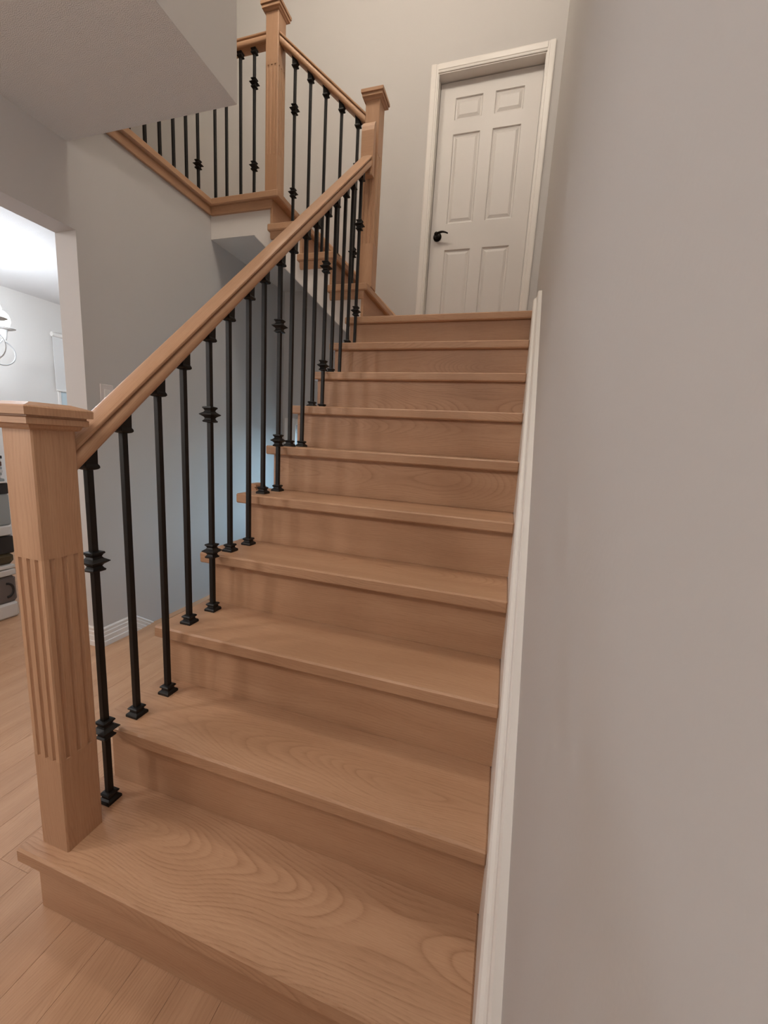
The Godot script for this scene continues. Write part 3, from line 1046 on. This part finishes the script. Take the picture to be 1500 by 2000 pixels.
# ---------------------------------------------------------------- dining room things seen through the passage
func build_dining() -> void:
	# chandelier: stem, scrolled arms with glass pans and bulbs
	var c := Vector3(-4.0, 1.855, -1.44)
	var t := thing("chandelier", "pale scrolled chandelier with a glowing bulb in the dining room", "chandelier", c)
	var st := mb()
	lathe(st, [[-0.12, 0.0], [-0.11, 0.02], [-0.07, 0.035], [-0.03, 0.018], [0.04, 0.028], [0.1, 0.014], [0.2, 0.02], [0.3, 0.008], [0.645, 0.008], [0.65, 0.055], [0.678, 0.06]], c, 20)
	obj("stem", st, M.chrome, t)
	for k in 5:
		var a := -PI / 2 + TAU * k / 5.0 + 0.02
		var d := Vector3(cos(a), 0, sin(a))
		st = mb()
		var pts := []
		for q in 25:                              # arm from the hub, down and up to the pan
			var s := q / 24.0
			pts.append(c + d * (0.02 + 0.31 * s) + Vector3.UP * (-0.05 - 0.09 * sin(s * PI) + 0.09 * s * s))
		tube(st, pts, 0.0055, 8)
		pts = []
		for q in 29:                              # ring scroll below the pan
			var w := -PI / 2 + TAU * q / 26.0
			pts.append(c + d * (0.305 + 0.095 * cos(w)) + Vector3.UP * (-0.075 + 0.095 * sin(w)))
		tube(st, pts, 0.005, 8)
		obj("arm", st, M.chrome, t)
		var top := c + d * 0.335 + Vector3.UP * 0.02
		st = mb()
		lathe(st, [[0.0, 0.008], [0.02, 0.016], [0.06, 0.020], [0.085, 0.026]], top, 16)
		lathe(st, [[0.085, 0.024], [0.088, 0.055], [0.098, 0.075], [0.102, 0.075], [0.094, 0.055], [0.09, 0.022]], top, 24)
		obj("candle_pan", st, M.white_plastic, t)
		st = mb()
		lathe(st, [[0.092, 0.0], [0.092, 0.016], [0.11, 0.034], [0.14, 0.045], [0.17, 0.046], [0.2, 0.035], [0.225, 0.012], [0.228, 0.0]], top, 16)
		obj("bulb", st, M.bulb, t)
		lamp_light("chandelier_light", top + Vector3.UP * 0.145, Color(0.90, 0.95, 1.0), 0.25, 0.03)
	# storage shelf just inside the passage
	var f := thing("shelf_unit", "white shelf stacked with papers and boxes left of the foot newel", "shelf", Vector3(-3.15, 0, -0.8))
	grain = 2
	st = mb()
	var xa := -3.36
	var xb := -2.97
	var za := -1.115
	var zb := -0.35
	box(st, Vector3(xa, 0.0, za), Vector3(xb, 0.1, zb), 0.012)
	box(st, Vector3(xa, 0.28, za), Vector3(xb, 0.318, zb), 0.004)
	box(st, Vector3(xa, 0.325, za), Vector3(xb, 0.347, zb), 0.004)
	box(st, Vector3(xa, 0.539, za), Vector3(xb, 0.599, zb), 0.006)
	box(st, Vector3(xa, 0.866, za), Vector3(xb, 0.876, zb), 0.002)
	obj("board", st, M.white_plastic, f)
	st = mb()
	for z in [za + 0.004, zb - 0.02]:
		box(st, Vector3(xa + 0.002, 0.1, z), Vector3(xa + 0.018, 1.0, z + 0.016), 0.002)
	box(st, Vector3(xa + 0.002, 0.08, za + 0.004), Vector3(xa + 0.014, 0.99, zb - 0.004), 0.002)
	obj("back_panel", st, M.white_plastic, f)
	var put := func(called: String, label: String, cat: String, a: Vector3, b: Vector3, m: Material, bev: float, group := "") -> void:
		var q := mb()
		box(q, a, b, bev)
		var o := obj(called, q, m)
		o.set_meta("label", label)
		o.set_meta("category", cat)
		if group != "":
			o.set_meta("group", group)
	var bin := thing("storage_bin", "grey fabric bin on the lowest shelf beside the foot newel", "bin", Vector3(-3.16, 0.1, -0.75))
	st = mb()
	box(st, Vector3(xa + 0.02, 0.1, za - 0.004), Vector3(xb - 0.008, 0.272, zb - 0.02), 0.015)
	obj("body", st, M.grey_bin, bin)
	st = mb()
	var hp := []
	for k in 11:
		var w := PI * (0.5 + k / 10.0)
		hp.append(Vector3(xb - 0.006, 0.185 - 0.045 * sin(w), za + 0.055 + 0.035 * cos(w)))
	tube(st, hp, 0.007, 8)
	obj("handle", st, M.dark_bin, bin)
	put.call("cloth_pile", "dark olive cloth heaped on the middle shelf left of the newel", "cloth", Vector3(xa + 0.03, 0.347, za - 0.012), Vector3(xb - 0.015, 0.42, zb - 0.05), M.olive, 0.02)
	put.call("dark_box", "dark grey box on the shelf above the olive cloth", "box", Vector3(xa + 0.03, 0.42, za - 0.012), Vector3(xb - 0.012, 0.53, zb - 0.05), M.dark_bin, 0.006)
	put.call("grey_crate", "pale grey crate under the papers on the white shelf", "crate", Vector3(xa + 0.02, 0.599, za - 0.012), Vector3(xb - 0.015, 0.795, zb - 0.03), M.grey_cloth, 0.008)
	put.call("black_case", "black case with a white stud below the paper stack", "case", Vector3(xa + 0.03, 0.797, za - 0.012), Vector3(xb - 0.012, 0.864, zb - 0.05), M.dark_bin, 0.005)
	for k in 5:
		var y := 0.876 + 0.018 * k
		put.call("folded_paper", "%s folded paper in the grey stack on the top shelf" % ["lowest", "second lowest", "middle", "second highest", "topmost"][k], "paper", Vector3(xa + 0.03 + 0.004 * k, y, za + 0.004 + 0.003 * ((k * 3) % 4)), Vector3(xb - 0.012 - 0.006 * ((k * 2) % 3), y + 0.016, zb - 0.1), M.grey_cloth if k % 2 == 0 else M.paper, 0.003, "grey papers stacked on the top shelf")
	put.call("brown_box", "flat brown box lying on the grey papers", "box", Vector3(xa + 0.05, 0.968, za + 0.006), Vector3(xb - 0.02, 0.996, zb - 0.12), M.brown, 0.003)
	put.call("cream_book", "cream book lying on the brown box", "book", Vector3(xa + 0.05, 0.996, za + 0.006), Vector3(xb - 0.025, 1.014, zb - 0.14), M.paper, 0.002)
	put.call("dark_book", "thin dark book above the cream book", "book", Vector3(xa + 0.05, 1.014, za + 0.006), Vector3(xb - 0.012, 1.032, zb - 0.14), M.dark_bin, 0.002)
	put.call("white_basket", "white basket on top of the shelf pile", "basket", Vector3(xa + 0.06, 1.032, za + 0.006), Vector3(xb - 0.035, 1.115, zb - 0.16), M.white_plastic, 0.015)

# ---------------------------------------------------------------- fixtures
func build_fixtures() -> void:
	# light switch on the left wall above the rail
	var s := thing("light_switch", "pale wall switch plate on the left wall near the passage corner", "light switch", Vector3(XL, 1.405, -1.14))
	var st := mb()
	box(st, Vector3(XL, 1.345, -1.178), Vector3(XL + 0.006, 1.465, -1.102), 0.003)
	obj("plate", st, M.plate, s)
	st = mb()
	box(st, Vector3(XL + 0.004, 1.372, -1.157), Vector3(XL + 0.009, 1.438, -1.123), 0.002)
	obj("rocker", st, M.trim, s)
	# unseen ceiling lights; the one over the stair well is added as fill
	for d in [[Vector3(-1.72, YTOP, -1.28), "unseen round ceiling light above the upper hall", "upper"], [Vector3(-0.22, YC, 1.3), "unseen round ceiling light by the right wall, lighting the foot newel", "entry"], [Vector3(-3.0, YC, 1.2), "unseen round ceiling light beyond the passage, lighting its jamb", "living"], [Vector3(-0.42, YTOP, -1.0), "added round fill light high over the lower flight", "well"]]:
		var p: Vector3 = d[0]
		var l := thing("unseen_ceiling_light", d[1], "ceiling light", p)
		st = mb()
		lathe(st, [[-0.03, 0.165], [-0.028, 0.175], [0.0, 0.175], [0.0, 0.0]], p, 32)
		obj("base", st, M.chrome, l)
		st = mb()
		lathe(st, [[-0.115, 0.0], [-0.112, 0.05], [-0.1, 0.095], [-0.075, 0.13], [-0.03, 0.16]], p, 32)
		obj("diffuser", st, M.lamp_glass, l)
	# unseen pendant behind the camera, placed to light the stairs
	var pd := thing("unseen_pendant_lamp", "unseen white globe pendant in the entry, placed to light the stairs", "pendant lamp", Vector3(-0.8, YC, 0.85))
	st = mb()
	lathe(st, [[0.0, 0.05], [-0.02, 0.05], [-0.03, 0.006], [-0.21, 0.006], [-0.215, 0.03], [-0.23, 0.03], [-0.23, 0.0]], Vector3(-0.8, YC, 0.85), 20)
	obj("cord", st, M.iron, pd)
	st = mb()
	var gl := []
	for k in 17:
		var a := PI * k / 16.0
		gl.append([-0.333 - 0.11 * cos(a), 0.11 * sin(a)])
	lathe(st, gl, Vector3(-0.8, YC, 0.85), 28)
	obj("globe", st, M.lamp_glass, pd)
	# added floor lamp holding the fill light, by the front passage pier
	var fp := Vector3(-1.95, 0, 1.0)
	var fl := thing("added_floor_lamp", "added black floor lamp with a white globe as fill by the passage pier", "floor lamp", fp)
	st = mb()
	lathe(st, [[0.0, 0.0], [0.0, 0.13], [0.012, 0.13], [0.02, 0.11], [0.026, 0.02], [0.03, 0.0]], fp, 28)
	obj("base", st, M.iron, fl)
	st = mb()
	lathe(st, [[0.02, 0.0], [0.02, 0.011], [1.2, 0.011], [1.205, 0.035], [1.225, 0.035], [1.225, 0.0]], fp, 16)
	obj("pole", st, M.iron, fl)
	st = mb()
	gl = []
	for k in 17:
		var a := PI * k / 16.0
		gl.append([1.325 - 0.105 * cos(a), 0.105 * sin(a)])
	lathe(st, gl, fp, 28)
	obj("globe", st, M.lamp_glass, fl)
